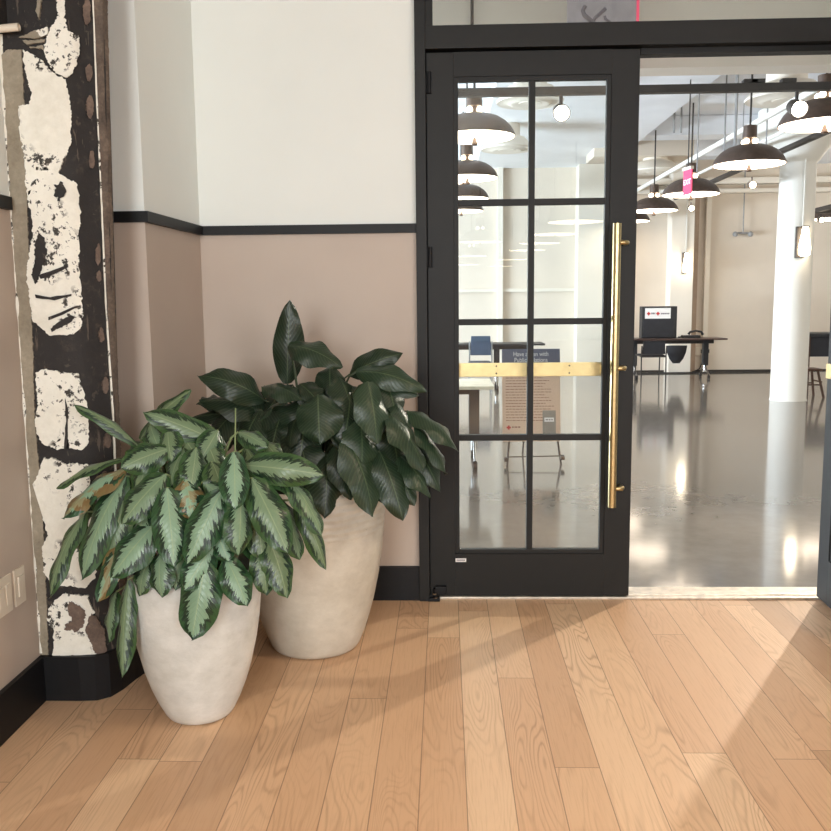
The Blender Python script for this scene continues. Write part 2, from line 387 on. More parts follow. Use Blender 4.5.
patch('chipped_gouge',[(50,317),(62,312),(76,306),(76,308),(63,315),(50,320)],'pier',.013,.5,10,step=6)
patch('chipped_gouge',[(52,328),(62,320),(72,315),(76,317),(70,323),(60,328),(53,332)],'pier',.013,1,11)
patch('chipped_gouge',[(66,398),(69,410),(68,448),(66,448),(67,420)],'pier',.013,.4,12,step=6)
patch('chipped_gouge',[(55,186),(63,182),(66,192),(60,202),(56,196)],'pier',.013,2,13)
patch('chipped_gouge',[(70,601),(80,604),(86,614),(84,626),(76,630),(66,628),(72,618)],'blot',.013,2.2,14)
patch('chipped_gouge',[(86,629),(92,612),(104,628),(106,650),(97,655)],'blot',.010,1.5,15)
patch('edge_strip',[(93,-6),(106,-6),(109,120),(112,240),(115,330),(119,430),(123,560),(124,620),(120,650),(118,560),(113,430),(108,320),(101,200),(96,90)],'rust',.004,.6,16,'brown scuffed strip')
patch('paint_line',[(92,-6),(93.6,-6),(97,90),(102,200),(106,300),(113,410),(116,480),(114.6,480),(111.4,410),(104.6,300),(100.5,200),(95.6,90)],'plaster',.008,.3,17,step=8)
for i,(x,y,w,h) in enumerate([(87,12,4,14),(89,73,3.5,9),(90,107,4,12),(92,160,3,9),(98,254,2.6,11),(107,250,2.6,13),(99,276,2.4,6),(101,335,2.6,8),(105,385,3.5,9),(107,440,3.5,8),(104,480,3,9)]):
    patch('paint_scuff',[(x+w*math.cos(a),y+h*math.sin(a)) for a in [2*PI*k/9 for k in range(9)]],'blot',.007,.9,20+i)
for i,pts in enumerate([[(20,38),(40,30),(46,36),(36,40)],[(24,42),(46,40),(45,43),(28,45)],[(30,48),(44,46),(45,50)],[(38,0),(42,0),(40,20),(37,12)]]):
    patch('paint_flake',pts,'strip',.008,.9,40+i)
patch('paint_flake',[(37,32),(48,28),(49,34),(42,38)],'plaster',.010,1,50)
# ragged drywall edge where the left wall meets the pier
bm=B(); L=[]
for k in range(90):
    z=.17+2.1*k/89; w=.006+.010*abs(noise.noise(Vector((z*9,1,0))))+.008*abs(noise.noise(Vector((z*37,4,0))))
    L.append([bm.verts.new((XL-.001,-1.058-w*1.2,z)),bm.verts.new((XL+.003+w*.6,-1.060-w*.2,z)),bm.verts.new((XL+w*1.5,-1.056,z))])
for a,b in zip(L,L[1:]):
    for i in range(2): bm.faces.new((a[i],a[i+1],b[i+1],b[i]))
struct(obj('trim_drywall_edge',bm,'plaster'),'ragged white drywall edge against the pier','trim')
# rails and baseboards
def strip(name,path,z0,z1,th,m,label,cat):       # path in plan, thickness to the right of travel
    bm=B(); P=[Vector((x,y,0)) for x,y in path]; O=[]
    for i,p in enumerate(P):
        ns=[]
        if i: d=(p-P[i-1]).normalized(); ns.append(Vector((d.y,-d.x,0)))
        if i<len(P)-1: d=(P[i+1]-p).normalized(); ns.append(Vector((d.y,-d.x,0)))
        n=sum(ns,Vector()).normalized(); O.append(p+n*(th/max(.3,n.dot(ns[0]))))
    for i in range(len(P)-1):
        a,b,c,d=P[i],P[i+1],O[i+1],O[i]
        prism(bm,[(v.x,v.y) for v in (a,b,c,d)],z0,z1)
    bmesh.ops.remove_doubles(bm,verts=bm.verts,dist=1e-5)
    return struct(obj(name,bm,m),label,cat)
strip('trim_chair_rail',[(-1.24,-.69),(-1.117,-.69),(-1.10,0),(-.125,0)],1.698,1.738,.018,'base','black chair rail round the alcove','trim')
strip('trim_chair_rail_left',[(XL,-8),(XL,-1.085)],1.708,1.75,.018,'base','black chair rail on the left wall','trim')
strip('baseboard_left',[(XL,-8),(XL,-1.06)],0,.163,.018,'base','black baseboard along the left wall','baseboard')
strip('baseboard_pier',[(XL,-1.062),(-1.30,-1.062),(-1.25,-1.058),(-1.22,-1.035),(-1.20,-.98),(-1.185,-.90),(-1.16,-.80),(-1.122,-.705),(-1.115,-.66)],0,.163,.020,'base','black baseboard curving round the pier foot','baseboard')
strip('baseboard_back',[(-1.117,-.67),(-1.10,0),(-.125,0)],0,.163,.018,'base','black baseboard of the alcove','baseboard')
# ------------------------------------------------------------------ door frame, doors, transom
bm=B()
bx(bm,(-.125,-.03,0),(-.078,.12,3.0),.003); bx(bm,(1.80,-.03,0),(1.85,.12,3.0),.003)
bx(bm,(-.0785,-.024,2.478),(1.80,.12,2.574),.003); bx(bm,(-.125,-.03,3.0),(1.85,.12,3.06),.003)
bx(bm,(-.0785,-.01,2.574),(-.046,.08,3.0),.002); bx(bm,(1.765,-.01,2.574),(1.80,.08,3.0),.002)
bx(bm,(-.0785,.05,0),(-.045,.10,2.48),.003); bx(bm,(-.06,.05,2.445),(.86,.10,2.48),.003); bx(bm,(.86,.03,2.452),(1.80,.10,2.48),.003)
struct(obj('door_frame',bm,'blackdoor'),'black steel frame round doors and transom','door frame')
w1=struct(box('window_1',(-.046,.03,2.574),(1.765,.036,3.0),'glass'),'clear transom pane above the double doors','window')
bm=B()
bx(bm,(-.06,-.002,0),(1.80,.03,.012),.003); bx(bm,(-.06,.03,0),(1.80,.085,.016),.003); bx(bm,(-.06,.085,0),(1.80,.157,.010),.003)
tag(obj('door_threshold',bm,'alum'),'worn metal threshold plate under the double doors','threshold'); bpy.data.objects['door_threshold']['kind']='structure'
X0,X1,Z0,Z1=-.075,.852,.018,2.468
GX0,GX1,GZ0,GZ1=.064,.712,.24,2.345
def leaf_door(root,handed=True):
    t=.045
    bm=B()
    bx(bm,(X0,0,Z0),(GX0-.02,t,Z1),.003); bx(bm,(GX1+.02,0,Z0),(X1,t,Z1),.003)
    bx(bm,(GX0-.02,0,Z0),(GX1+.02,t,GZ0-.02)); bx(bm,(GX0-.02,0,GZ1+.02),(GX1+.02,t,Z1))
    for a,b in (((GX0-.022,.006,GZ0-.02),(GX0,t-.006,GZ1+.02)),((GX1,.006,GZ0-.02),(GX1+.022,t-.006,GZ1+.02)),((GX0,.006,GZ0-.022),(GX1,t-.006,GZ0)),((GX0,.006,GZ1),(GX1,t-.006,GZ1+.022))): bx(bm,a,b,.003)
    obj('door_leaf',bm,'blackdoor',root)
    bm=B(); bx(bm,(.374,.004,GZ0),(.402,t-.004,GZ1),.003)
    for z in (1.827,1.298,.768): bx(bm,(GX0,.006,z-.014),(GX1,t-.006,z+.014),.003)
    obj('glazing_bars',bm,'blackdoor',root)
    bm=B(); bx(bm,(GX0,.020,GZ0),(GX1,.025,GZ1)); obj('glass_pane',bm,'glass',root)
    bm=B(); bx(bm,(GX0-.03,.085,1.043),(GX1+.03,.093,1.107),.002); pb=obj('push_bar',bm,'brassflat',root); pb['label']='flat brass push bar'
    for x in (GX0-.02,GX1+.02): bm=B(); bx(bm,(x-.015,.04,1.055),(x+.015,.086,1.095),.003); obj('bar_bracket',bm,'brassflat',pb)
    for x in (.238,.575):
        for z in (1.058,1.092): bm=B(); tube(bm,[(x,.082,z),(x,.086,z)],.004,10); obj('rivet',bm,'darkmetal',pb)
    bm=B(); tube(bm,[(.752,-.075,.46),(.752,-.075,1.722)],.0185,20); h=obj('pull_handle',bm,'brass',root,smooth=math.radians(40)); h['label']='long brass pull handle'
    for z in (1.64,1.09,.545):
        bm=B(); tube(bm,[(.752,-.075,z),(.797,-.075,z),(.800,-.06,z),(.800,.004,z)],.0105,14); obj('handle_standoff',bm,'brass',h,smooth=True)
d1=struct(thing('door_1','closed black glazed door leaf with long brass pull','door')); leaf_door(d1)
for z in (2.34,1.59,.75):
    bm=B(); tube(bm,[(-.064,-.012,z-.045),(-.064,-.012,z+.045)],.010,10); bx(bm,(-.078,-.006,z-.045),(-.05,.002,z+.045)); obj('hinge',bm,'base',d1)
bm=B(); bx(bm,(-.085,-.035,.0),(-.03,0,.016),.003); tube(bm,[(-.05,-.022,.0),(-.05,-.022,.06)],.012,12); bx(bm,(-.05,-.03,.035),(.0,-.002,.07),.004); pv=obj('floor_pivot',bm,'base',d1)
bm=B(); tube(bm,[(-.055,-.034,.038),(-.055,-.036,.045)],.010,10); obj('pivot_screw',bm,'chrome',pv)
bm=B(); tube(bm,[(-.048,-.034,.02),(-.048,-.036,.024)],.007,10); obj('pivot_screw',bm,'chrome',pv)
bm=B(); bx(bm,(.044,-.002,.182),(.094,0,.199)); st=obj('sticker',bm,'paper',d1); st['label']='small white sticker'
bm=B()
for k in range(9): bx(bm,(.049+k*.0045,-.0026,.187),(.052+k*.0045,-.002,.194))
obj('sticker_print',bm,'printink',st)
# second leaf, swung open toward the camera on its right-hand hinges
d2=struct(thing('door_2','open black glazed door leaf at right edge','door')); leaf_door(d2)
# local x from hinge at X0; far face (+y local) must face -x in the world
d2.scale=(-1,1,1)
ang=math.radians(87.5)
hx,hy=1.718,-.0
# mirrored: local x -> -x ; local (X0) at hinge
d2.rotation_euler=(0,0,ang)
# R*(−x, y): x' = -x cos - y sin ; y' = -x sin + y cos ; at 90: (-y, -x)
d2.location=(hx+.045+X0*math.cos(ang),hy+X0*math.sin(ang),0)
# ------------------------------------------------------------------ left wall switches, pipe
for i,(y0,y1,n,lab) in enumerate([(-1.222,-1.150,1,'single white rocker switch nearest the pier on left wall'),(-1.345,-1.243,2,'wide white double rocker switch left of the single switch')]):
    t=thing('light_switch',lab,'light switch',(XL,(y0+y1)/2,.395),group='rocker switches on the left wall'); w=(y1-y0)/2
    box('switch_plate',(0,-w,0),(.006,w,.125),'plastic',t,.002)
    for k in range(n):
        c=(k-(n-1)/2)*.046; box('rocker',(.006,c-.017,.028),(.011,c+.017,.097),'plastic',t,.002)
p=at(19,27,-1.10)
bm=B(); q0=Vector((XL-.0,-1.10,p.z-.004)); tube(bm,[(XL-.01,-1.10,p.z-.006),(p.x,-1.10,p.z)],.0125,16,cap=False); tube(bm,[(p.x,-1.10,p.z),(XL-.01,-1.10,p.z-.006)],.009,16,cap=False)
bmesh.ops.recalc_face_normals(bm,faces=bm.faces)
tag(obj('conduit_pipe',bm,'plastic',smooth=True,fix=False),'short open white conduit sticking out beside the pier top','pipe')
# ------------------------------------------------------------------ plants
rnd=random.Random(7)
def leaf(bm,uvl,tl,base,tip,width,out,bend=.12,fold=.25,roll=0,kind='s',tint=None,ripple=1.0,curl=0):
    base=Vector(base); tip=Vector(tip); d=tip-base; Ln=d.length
    t=d.normalized(); n=Vector(out)-t*Vector(out).dot(t); n.normalize()
    n=Matrix.Rotation(roll+rnd.uniform(-.35,.35),3,t)@n; side=t.cross(n)
    mid=(base+tip)/2+n*Ln*bend*2+side*Ln*curl
    NX,NY=14,6; rows=[]; tint=rnd.random() if tint is None else tint; ph=rnd.random()*6
    a1,a2=((.50,.55) if kind=='s' else (.58,.78)); pk=max((v/50)**a1*(1-v/50)**a2 for v in range(1,50))
    for i in range(NX+1):
        v=i/NX; c=base.lerp(mid,v).lerp(mid.lerp(tip,v),v)
        tt=((mid-base).lerp(tip-mid,v)).normalized(); nn=(n-tt*n.dot(tt)).normalized(); ss=tt.cross(nn)
        vv=.015+v*.985; w=width/2*(max(0,vv)**a1*max(0,1-vv)**a2)/pk
        row=[]
        for j in range(NY+1):
            u=j/NY*2-1
            rp=math.sin(v*13+ph+u*1.3)*.085*width*abs(u)**2*ripple
            x=w*u*math.cos(fold*abs(u)); zz=-abs(w*u)*math.sin(fold)*(.4+.9*abs(u))+abs(w)*.10*(1-abs(u))*0
            row.append((bm.verts.new(c+ss*x+nn*(zz+rp)),(u*.5+.5,v)))
        rows.append(row)
    for a,b in zip(rows,rows[1:]):
        for j in range(NY):
            q=(a[j],a[j+1],b[j+1],b[j]); f=bm.faces.new([k[0] for k in q]); f.smooth=True
            for l,k in zip(f.loops,q): l[uvl].uv=k[1]; l[tl]=(tint,tint,tint,1)
def plant(label,cx,cy,H,prof,potm,leaves,leafm,stemm,kind,fill,neck,extra=None,toprange=(0,0)):
    t=thing('potted_plant',label,'potted plant',(cx,cy,0))
    bm=B(); lathe(bm,prof,seg=64); obj('planter',bm,potm,t,smooth=math.radians(60))
    rr=neck-.03
    bm=B(); lathe(bm,[(0,H-.035),(rr*.5,H-.03),(rr,H-.045),(rr,H-.09),(0,H-.09)],seg=32); obj('soil',bm,'soil',t,smooth=True)
    bm=B(); uvl=bm.loops.layers.uv.new('UVMap'); tl=bm.loops.layers.float_color.new('tint'); sb=B(); c0=Vector((cx,cy,H-.04))
    def petiole(base,t0,r=.0045):
        base=Vector(base); s=c0+Vector(((base.x-cx)*.22,(base.y-cy)*.22,0)); 
        top=s.lerp(base,.55)+Vector((0,0,max(.05,(base.z-s.z)*.35+.05)))
        pts=[s.lerp(top,k/5).lerp(top.lerp(base,k/5),k/5)-Vector((cx,cy,0)) for k in range(6)]
        tube(sb,pts,[r*1.5,r*1.3,r*1.15,r,r*.9,r*.7],6)
    for L in leaves:
        (bxp,byp),(txp,typ),w,fb,ft=L[:5]; o=L[5] if len(L)>5 else {}
        b=at(bxp,byp,cy-fb); e=at(txp,typ,cy-ft); sc=((cy-(fb+ft)/2)-CAM.y)/F
        mid=(b+e)/2; out=Vector((mid.x-cx,(mid.y-cy)*1.0-.22,.22)); 
        out=Vector(o['out']) if 'out' in o else out
        leaf(bm,uvl,tl,b,e,w*sc*o.get('ws',1.08),out,o.get('bend',.09),o.get('fold',.30),o.get('roll',0),kind,o.get('tint'),curl=o.get('curl',0))
        petiole(b,0)
    for k in range(fill):
        a=rnd.uniform(0,2*PI); el=rnd.random()
        rb=.05+.13*rnd.random(); zb=H+toprange[0]+(toprange[1])*rnd.random()*(1-el*.5)
        rt=rb+.16+.10*rnd.random(); zt=zb-.02-.22*el
        ca,sa=math.cos(a),math.sin(a); 
        b=Vector((cx+rb*ca,cy+rb*sa,zb)); e=Vector((cx+rt*ca,cy+rt*sa*.8,max(H+.02,zt)))
        leaf(bm,uvl,tl,b,e,.085+.03*rnd.random(),Vector((ca*.5,sa*.5,.7)),.12,.3,rnd.uniform(-.4,.4),kind,rnd.random()*.8); petiole(b,0)
    for v in bm.verts: v.co-=Vector((cx,cy,0))
    obj('foliage',bm,leafm,t,fix=False); obj('stems',sb,stemm,t,smooth=True)
    return t
prof1=[(0,0),(.095,0),(.108,.006),(.118,.02),(.138,.06),(.160,.115),(.180,.18),(.198,.26),(.211,.34),(.218,.42),(.219,.47),(.216,.505),(.211,.52),(.203,.522),(.198,.512),(.200,.46),(.0,.42)]
K=dict
L1=[
 ((139,447),(74,405),16,.03,.05,K(bend=.10,fold=.5,tint=.15,out=(.2,-.5,1))),
 ((122,459),(57,489),17,.05,.12,K(tint=.1,bend=.1)),
 ((128,467),(63,519),30,.1,.2,K(tint=.95,bend=.1)),
 ((86,512),(50,598),24,.1,.2,K(tint=.2)),
 ((126,476),(82,580),34,.12,.22,K(tint=.6)),
 ((134,528),(98,602),26,.17,.26,K(tint=.93)),
 ((159,520),(111,578),40,.2,.29,K(tint=.75,bend=.06)),
 ((167,488),(174.5,567),37,.23,.30,K(tint=.8,bend=.05)),
 ((222,490),(187,564),37,.23,.31,K(tint=.78,bend=.05)),
 ((234,452),(235,510),31,.22,.30,K(tint=.82,bend=.05,fold=.35)),
 ((243,465),(324,475),34,.16,.18,K(tint=.3,bend=.14,out=(0,-.8,.6))),
 ((252,478),(288,553),38,.2,.28,K(tint=.35,bend=.06)),
 ((240,497),(238,556),32,.22,.29,K(tint=.5,bend=.05)),
 ((166,474),(122,524),38,.16,.25,K(tint=.4,bend=.08)),
 ((226,446),(143,412),28,.0,.06,K(tint=.25,bend=.10,out=(0,-.75,.65))),
 ((140,440),(191,390),22,-.05,-.02,K(tint=.1,out=(-.3,-.7,.5))),
 ((168,428),(172,462),26,.05,.12,K(tint=.2)),
 ((168,449),(121,468),32,.1,.17,K(tint=.3,out=(0,-.75,.65))),
 ((206,562),(192,640),44,.26,.31,K(tint=.7,bend=.04)),
 ((213,545),(184,590),32,.24,.30,K(tint=.9,bend=.05)),
 ((226,558),(247,606),32,.24,.28,K(tint=.77)),
 ((161,552),(162,598),30,.22,.26,K(tint=.6)),
 ((128,580),(122,678),24,.16,.24,K(tint=.2,bend=.03,fold=.5)),
 ((116,592),(110,642),20,.12,.18,K(tint=.3)),
 ((266,532),(287,598),32,.14,.2,K(tint=.1)),
 ((296,500),(326,570),22,.1,.14,K(tint=.05,fold=.5)),
 ((286,476),(322,536),26,.14,.2,K(tint=.3)),
 ((186,478),(192,520),30,.19,.24,K(tint=.92)),
 ((196,448),(190,490),28,.12,.2,K(tint=.35)),
 ((216,530),(229,562),24,.22,.26,K(tint=.9)),
 ((203,482),(232,503),18,.18,.24,K(tint=.6)),
 ((238,432),(268,448),22,.02,.08,K(tint=.3,out=(0,-.5,.8))),
 ((260,545),(266,595),28,.16,.2,K(tint=.2)),
 ((150,500),(136,572),34,.17,.23,K(tint=.5)),
 ((110,478),(98,550),30,.08,.16,K(tint=.25)),
 ((132,490),(108,560),30,.14,.2,K(tint=.3)),
 ((200,500),(208,556),34,.15,.2,K(tint=.4)),
 ((255,500),(262,560),34,.12,.18,K(tint=.2)),
 ((272,490),(300,560),30,.10,.16,K(tint=.3)),
 ((180,530),(175,590),30,.18,.23,K(tint=.5)),
 ((150,455),(138,500),28,.1,.17,K(tint=.2)),
 ((218,430),(200,460),26,.02,.1,K(tint=.3)),
 ((150,425),(160,452),24,.0,.08,K(tint=.3)),
 ((184,420),(206,446),22,-.04,.03,K(tint=.3)),
 ((262,462),(298,500),28,.10,.17,K(tint=.4)),
 ((148,560),(140,596),26,.18,.22,K(tint=.3)),
 ((190,590),(205,608),24,.22,.25,K(tint=.3)),
 ((92,492),(78,552),24,.0,.08,K(tint=.2)),
 ((204,462),(176,496),32,.12,.19,K(tint=.1)),
 ((184,448),(170,488),30,.08,.15,K(tint=.25)),
 ((212,462),(224,500),30,.14,.2,K(tint=.05)),
 ((178,432),(200,462),28,.02,.09,K(tint=.15)),
 ((246,448),(262,484),26,.06,.12,K(tint=.1)),
 ((150,440),(128,462),28,.0,.06,K(tint=.05)),
 ((205,440),(218,470),28,.04,.11,K(tint=.2)),
 ((262,440),(280,462),24,.0,.05,K(tint=.1)),
 ((140,470),(112,500),32,.06,.13,K(tint=.15)),
 ((228,500),(214,545),30,.16,.22,K(tint=.1)),
 ((268,500),(276,556),30,.08,.14,K(tint=.05)),
]
p1=plant('whitewashed pot of drooping silver-patterned leaves standing in front',-.848,-1.16,.52,prof1,'pot1',L1,'leafs','stem','s',26,.20,toprange=(.10,.24))
# slender upright flower stalk
bm=B(); a=at(235,456,-1.34)-Vector((-.848,-1.16,0)); b=at(235.5,408,-1.34)-Vector((-.848,-1.16,0)); tube(bm,[(0,-.05,.48),(a.x*.6,-.15,.66),a,b],[.004,.0035,.003,.002],8)
o=obj('flower_stalk',bm,'stem',p1,smooth=True)
prof2=[(0,0),(.155,0),(.172,.006),(.182,.02),(.202,.07),(.222,.13),(.241,.20),(.262,.30),(.279,.41),(.289,.52),(.293,.60),(.291,.66),(.285,.685),(.277,.688),(.270,.675),(.270,.60),(0,.57)]
L2=[
 ((287,384),(290,300),31,.02,.03,K(tint=.2,bend=.03,out=(-.1,-1,.1))),
 ((288,346),(342,368),32,.08,.14,K(tint=.5,bend=.16,out=(0,-.9,.5))),
 ((350,374),(403,353),28,.05,.08,K(tint=.3,bend=.14,out=(0,-.8,.6))),
 ((356,372),(426,392),28,.1,.15,K(tint=.9,bend=.18,out=(0,-.7,.8))),
 ((360,388),(420,396),24,.08,.14,K(tint=.6,bend=.15,out=(0,-.7,.8))),
 ((264,400),(198,376),34,.08,.12,K(tint=.4,bend=.22,out=(0,-.8,.6))),
 ((268,416),(200,402),36,.06,.1,K(tint=.2,bend=.15,out=(0,-.7,.7))),
 ((284,420),(192,418),32,.0,.05,K(tint=.1,bend=.12,out=(0,-.7,.7))),
 ((318,395),(320,445),48,.24,.32,K(tint=.6,bend=.05)),
 ((368,382),(377,444),37,.24,.32,K(tint=1,bend=.05)),
 ((264,386),(304,402),30,.1,.2,K(tint=.5,bend=.12,out=(0,-.7,.7))),
 ((388,412),(424,472),38,.22,.30,K(tint=.7)),
 ((408,411),(458,452),32,.14,.2,K(tint=.8,bend=.13)),
 ((346,436),(373,517),40,.26,.33,K(tint=.8)),
 ((380,452),(403,521),37,.22,.29,K(tint=.5)),
 ((398,454),(430,498),32,.18,.25,K(tint=.9)),
 ((327,455),(324,518),40,.22,.3,K(tint=.5)),
 ((336,446),(350,500),32,.24,.3,K(tint=.3)),
 ((415,424),(446,474),27,.16,.22,K(tint=.7)),
 ((392,462),(414,506),28,.2,.25,K(tint=.4)),
 ((350,395),(342,446),40,.18,.26,K(tint=.2)),
 ((360,420),(360,478),40,.22,.3,K(tint=.9)),
 ((305,415),(298,470),42,.16,.24,K(tint=.2)),
 ((280,418),(270,470),42,.14,.2,K(tint=.1)),
 ((260,410),(240,458),40,.1,.18,K(tint=.2)),
 ((240,408),(205,450),36,.06,.14,K(tint=.3)),
 ((395,400),(412,440),34,.15,.22,K(tint=.5)),
 ((340,378),(352,420),34,.14,.22,K(tint=.3)),
 ((300,384),(320,404),30,.12,.2,K(tint=.1)),
 ((385,380),(396,425),34,.12,.2,K(tint=.3)),
 ((330,366),(330,402),30,.05,.12,K(tint=.2)),
 ((300,440),(318,500),40,.2,.27,K(tint=.3)),
 ((372,470),(388,505),34,.2,.25,K(tint=.2)),
 ((410,440),(440,492),28,.14,.2,K(tint=.4)),
 ((222,398),(196,404),26,.0,.04,K(tint=.2,out=(0,-.6,.8))),
 ((262,392),(226,428),40,.04,.1,K(tint=.1)),
 ((250,405),(214,436),40,.0,.08,K(tint=.2)),
 ((280,395),(256,436),42,.08,.14,K(tint=.15)),
 ((300,400),(290,446),42,.12,.18,K(tint=.3)),
 ((330,385),(312,420),36,.08,.14,K(tint=.1)),
 ((365,395),(384,432),36,.12,.18,K(tint=.2)),
 ((390,430),(398,478),36,.16,.21,K(tint=.1)),
]
p2=plant('large cream pot with dark green broad-leaved plant beside the door',-.537,-.55,.685,prof2,'pot2',L2,'leafd','stemdark','d',34,.272,toprange=(.14,.30))
# ------------------------------------------------------------------ far room shell
YF=13.0
def S(name,a,b,m,label,cat,bev=0): return struct(box(name,a,b,m,None,bev),label,cat)
S('wall_far',(-9.5,YF,0),(10.5,YF+.2,4.3),'cream','cream end wall of the far room','wall')
S('wall_far_right',(10.3,.15,0),(10.5,YF,4.3),'farwhite','right side wall of the far room','wall')
a=at(669,340,12.65); b=at(691,340,12.65)
S('wall_pilaster',(a.x,12.65,0),(b.x,YF,3.75),'farwhite','white pilaster behind the desk carrying a sconce','pilaster')
a=at(695,340,12.9); b=at(700,340,12.9); S('trim_pilaster_edge',(a.x-.2,12.86,0),(a.x,YF,3.6),'brownpaint','taupe strip beside the pilaster','trim')
S('trim_wall_post',(b.x+.05,12.9,0),(b.x+.14,YF,3.6),'farwhite','thin white wall post','trim')
a=at(577,340,12.6); b=at(603,340,12.6); S('wall_pilaster_2',(a.x,12.6,0),(b.x,YF,4.0),'farwhite','white pilaster seen through the door glass','pilaster')
a=at(530,290,12.93); b=at(576,290,12.93); S('trim_dado',(a.x-2.6,12.94,a.z-.03),(b.x,YF,a.z+.03),'farwhite','thin dado ledge on the end wall','trim')
a=at(500,340,12.9); S('wall_pilaster_3',(a.x-.05,12.88,0),(a.x+.05,YF,4),'farwhite','slim wall rib seen through the left panes','pilaster')
S('ceiling_far_room',(-9.5,.15,4.2),(10.5,YF+.2,4.35),'ceil','white ceiling of the far room','ceiling')
S('wall_bulkhead',(-9.5,3.0,3.12),(10.5,3.25,4.2),'cream','cream bulkhead above the far room entrance','wall')
S('trim_bulkhead_lip',(-9.5,2.96,3.30),(10.5,3.0,3.36),'brownpaint','taupe line along the bulkhead','trim')
S('ceiling_beam_along',(.6,3.25,3.82),(3.05,YF,4.2),'ceil','broad white beam running away from the door','beam')
S('ceiling_beam_along_2',(-3.2,3.25,3.82),(-1.4,YF,4.2),'ceil','broad white beam over the left of the far room','beam')
S('ceiling_beam_along_3',(5.2,3.25,3.82),(7.2,YF,4.2),'ceil','broad white beam over the right of the far room','beam')
for i,y in enumerate((7.6,10.3,12.4)): S('ceiling_beam_across',(-9.5,y,3.9),(10.5,y+.45,4.19),'ceil',['nearest','middle','farthest'][i]+' white beam crossing the far ceiling','beam')
S('trim_far_base',(2.2,12.97,0),(10.3,YF,.025),'darkmetal','thin dark base line of the end wall','baseboard')
# round column with flared cap
cx,cy=4.665,8.12
bm=B(); lathe(bm,[(0,0),(.240,0),(.240,.01),(.232,.02),(.226,3.12),(.236,3.14),(.26,3.16),(.30,3.22),(.50,3.50),(.52,3.52),(.52,3.82),(0,3.82)],(cx,cy,0),48)
struct(obj('column',bm,'white',smooth=math.radians(40)),'round white column with flared cap in the far room','column')
# side windows of the far room: mullions, open to daylight
bm=B()
for y in (.2,2.4,4.6,6.8,9.0,11.2,12.9): bx(bm,(-9.5,y,0),(-9.35,y+.12,4.2))
for z in (0,.7,2.2,3.6): bx(bm,(-9.48,.2,z),(-9.38,13,z+.08))
struct(obj('window_2',bm,'black'),'black window grid on the far room left side','window')
# ------------------------------------------------------------------ pendants
def pendant():
    t=thing('pendant_lamp','x','pendant lamp')
    R=.37
    bm=B(); pr=[(R,0),(R,.012),(.355,.05),(.33,.09),(.285,.135),(.22,.175),(.14,.20),(.06,.21),(0,.212)]
    pr2=[(r*.975,z-.008) for r,z in pr[1:]]
    lathe(bm,pr[:-1]+[(0,.212)],seg=40); obj('shade',bm,'bronze',t,smooth=True)
    bm=B(); lathe(bm,[(0,.003),(.3,.003),(R-.012,.0)],seg=40); lathe(bm,[(R-.012,0),(R-.012,.02),(0,.02)],seg=40); obj('diffuser',bm,'lamp',t)
    bm=B(); lathe(bm,[(0,-.07),(.028,-.07),(.03,-.05),(.02,-.03),(.012,0),(0,0)],seg=14); obj('finial',bm,'bronze',t,smooth=True)
    for k in range(4):
        bm=B(); a=PI/4+k*PI/2; bmesh.ops.create_uvsphere(bm,u_segments=12,v_segments=8,radius=.028,matrix=Matrix.Translation((.065*math.cos(a),.065*math.sin(a),.238)))
        obj('bulb',bm,'bulb',t,smooth=True)
    bm=B(); lathe(bm,[(0,.205),(.03,.21),(.02,.27),(.07,.275),(.07,.40),(.0,.405)],seg=20); obj('socket_housing',bm,'bronze',t,smooth=math.radians(40))
    bm=B(); tube(bm,[(0,0,.40),(0,0,1.22)],.011,8); obj('stem',bm,'darkmetal',t)
    return t
P0=pendant()
spots=[((3.19,3.75,2.82),'bronze dome pendant at the upper right edge, nearest the doorway'),
 ((3.22,5.7,2.78),'bronze dome pendant seen whole left of the round column'),
 ((3.24,8.0,2.735),'bronze dome pendant behind the pink exit sign'),
 ((3.27,10.2,2.74),'small bronze dome pendant above the desk corner'),
 ((3.27,12.1,2.74),'smallest bronze pendant, half hidden by the door edge'),
 ((.28,4.3,2.86),'largest bronze dome pendant seen through the upper left pane'),
 ((.28,6.9,2.84),'second largest bronze pendant in the upper left pane'),
 ((.28,9.1,2.84),'third bronze pendant down in the upper left pane'),
 ((.28,10.9,2.84),'fourth and smallest bronze pendant in the left panes')]
for i,(p,lab) in enumerate(spots):
    g='pendants in the far room'
    if i==0: P0.location=p; P0['label']=lab; P0['group']=g
    else: dup(P0,p,lab,group=g)
Z=[o for o in P0.children if o.name.startswith('stem')][0]
for k,y in enumerate((-7.7,-9.9,-12.1,-14.3,-18.5,-23)):
    dup(P0,(1.7,y,2.38),'bronze dome pendant in the row mirrored by the door glass',group='pendants behind the camera, mirrored in the glass')
for k,y in enumerate((-11.5,-16.5,-21.5)):
    dup(P0,(.62,y,2.38),'bronze dome pendant in the nearer mirrored row behind the camera',group='second mirrored row of pendants')
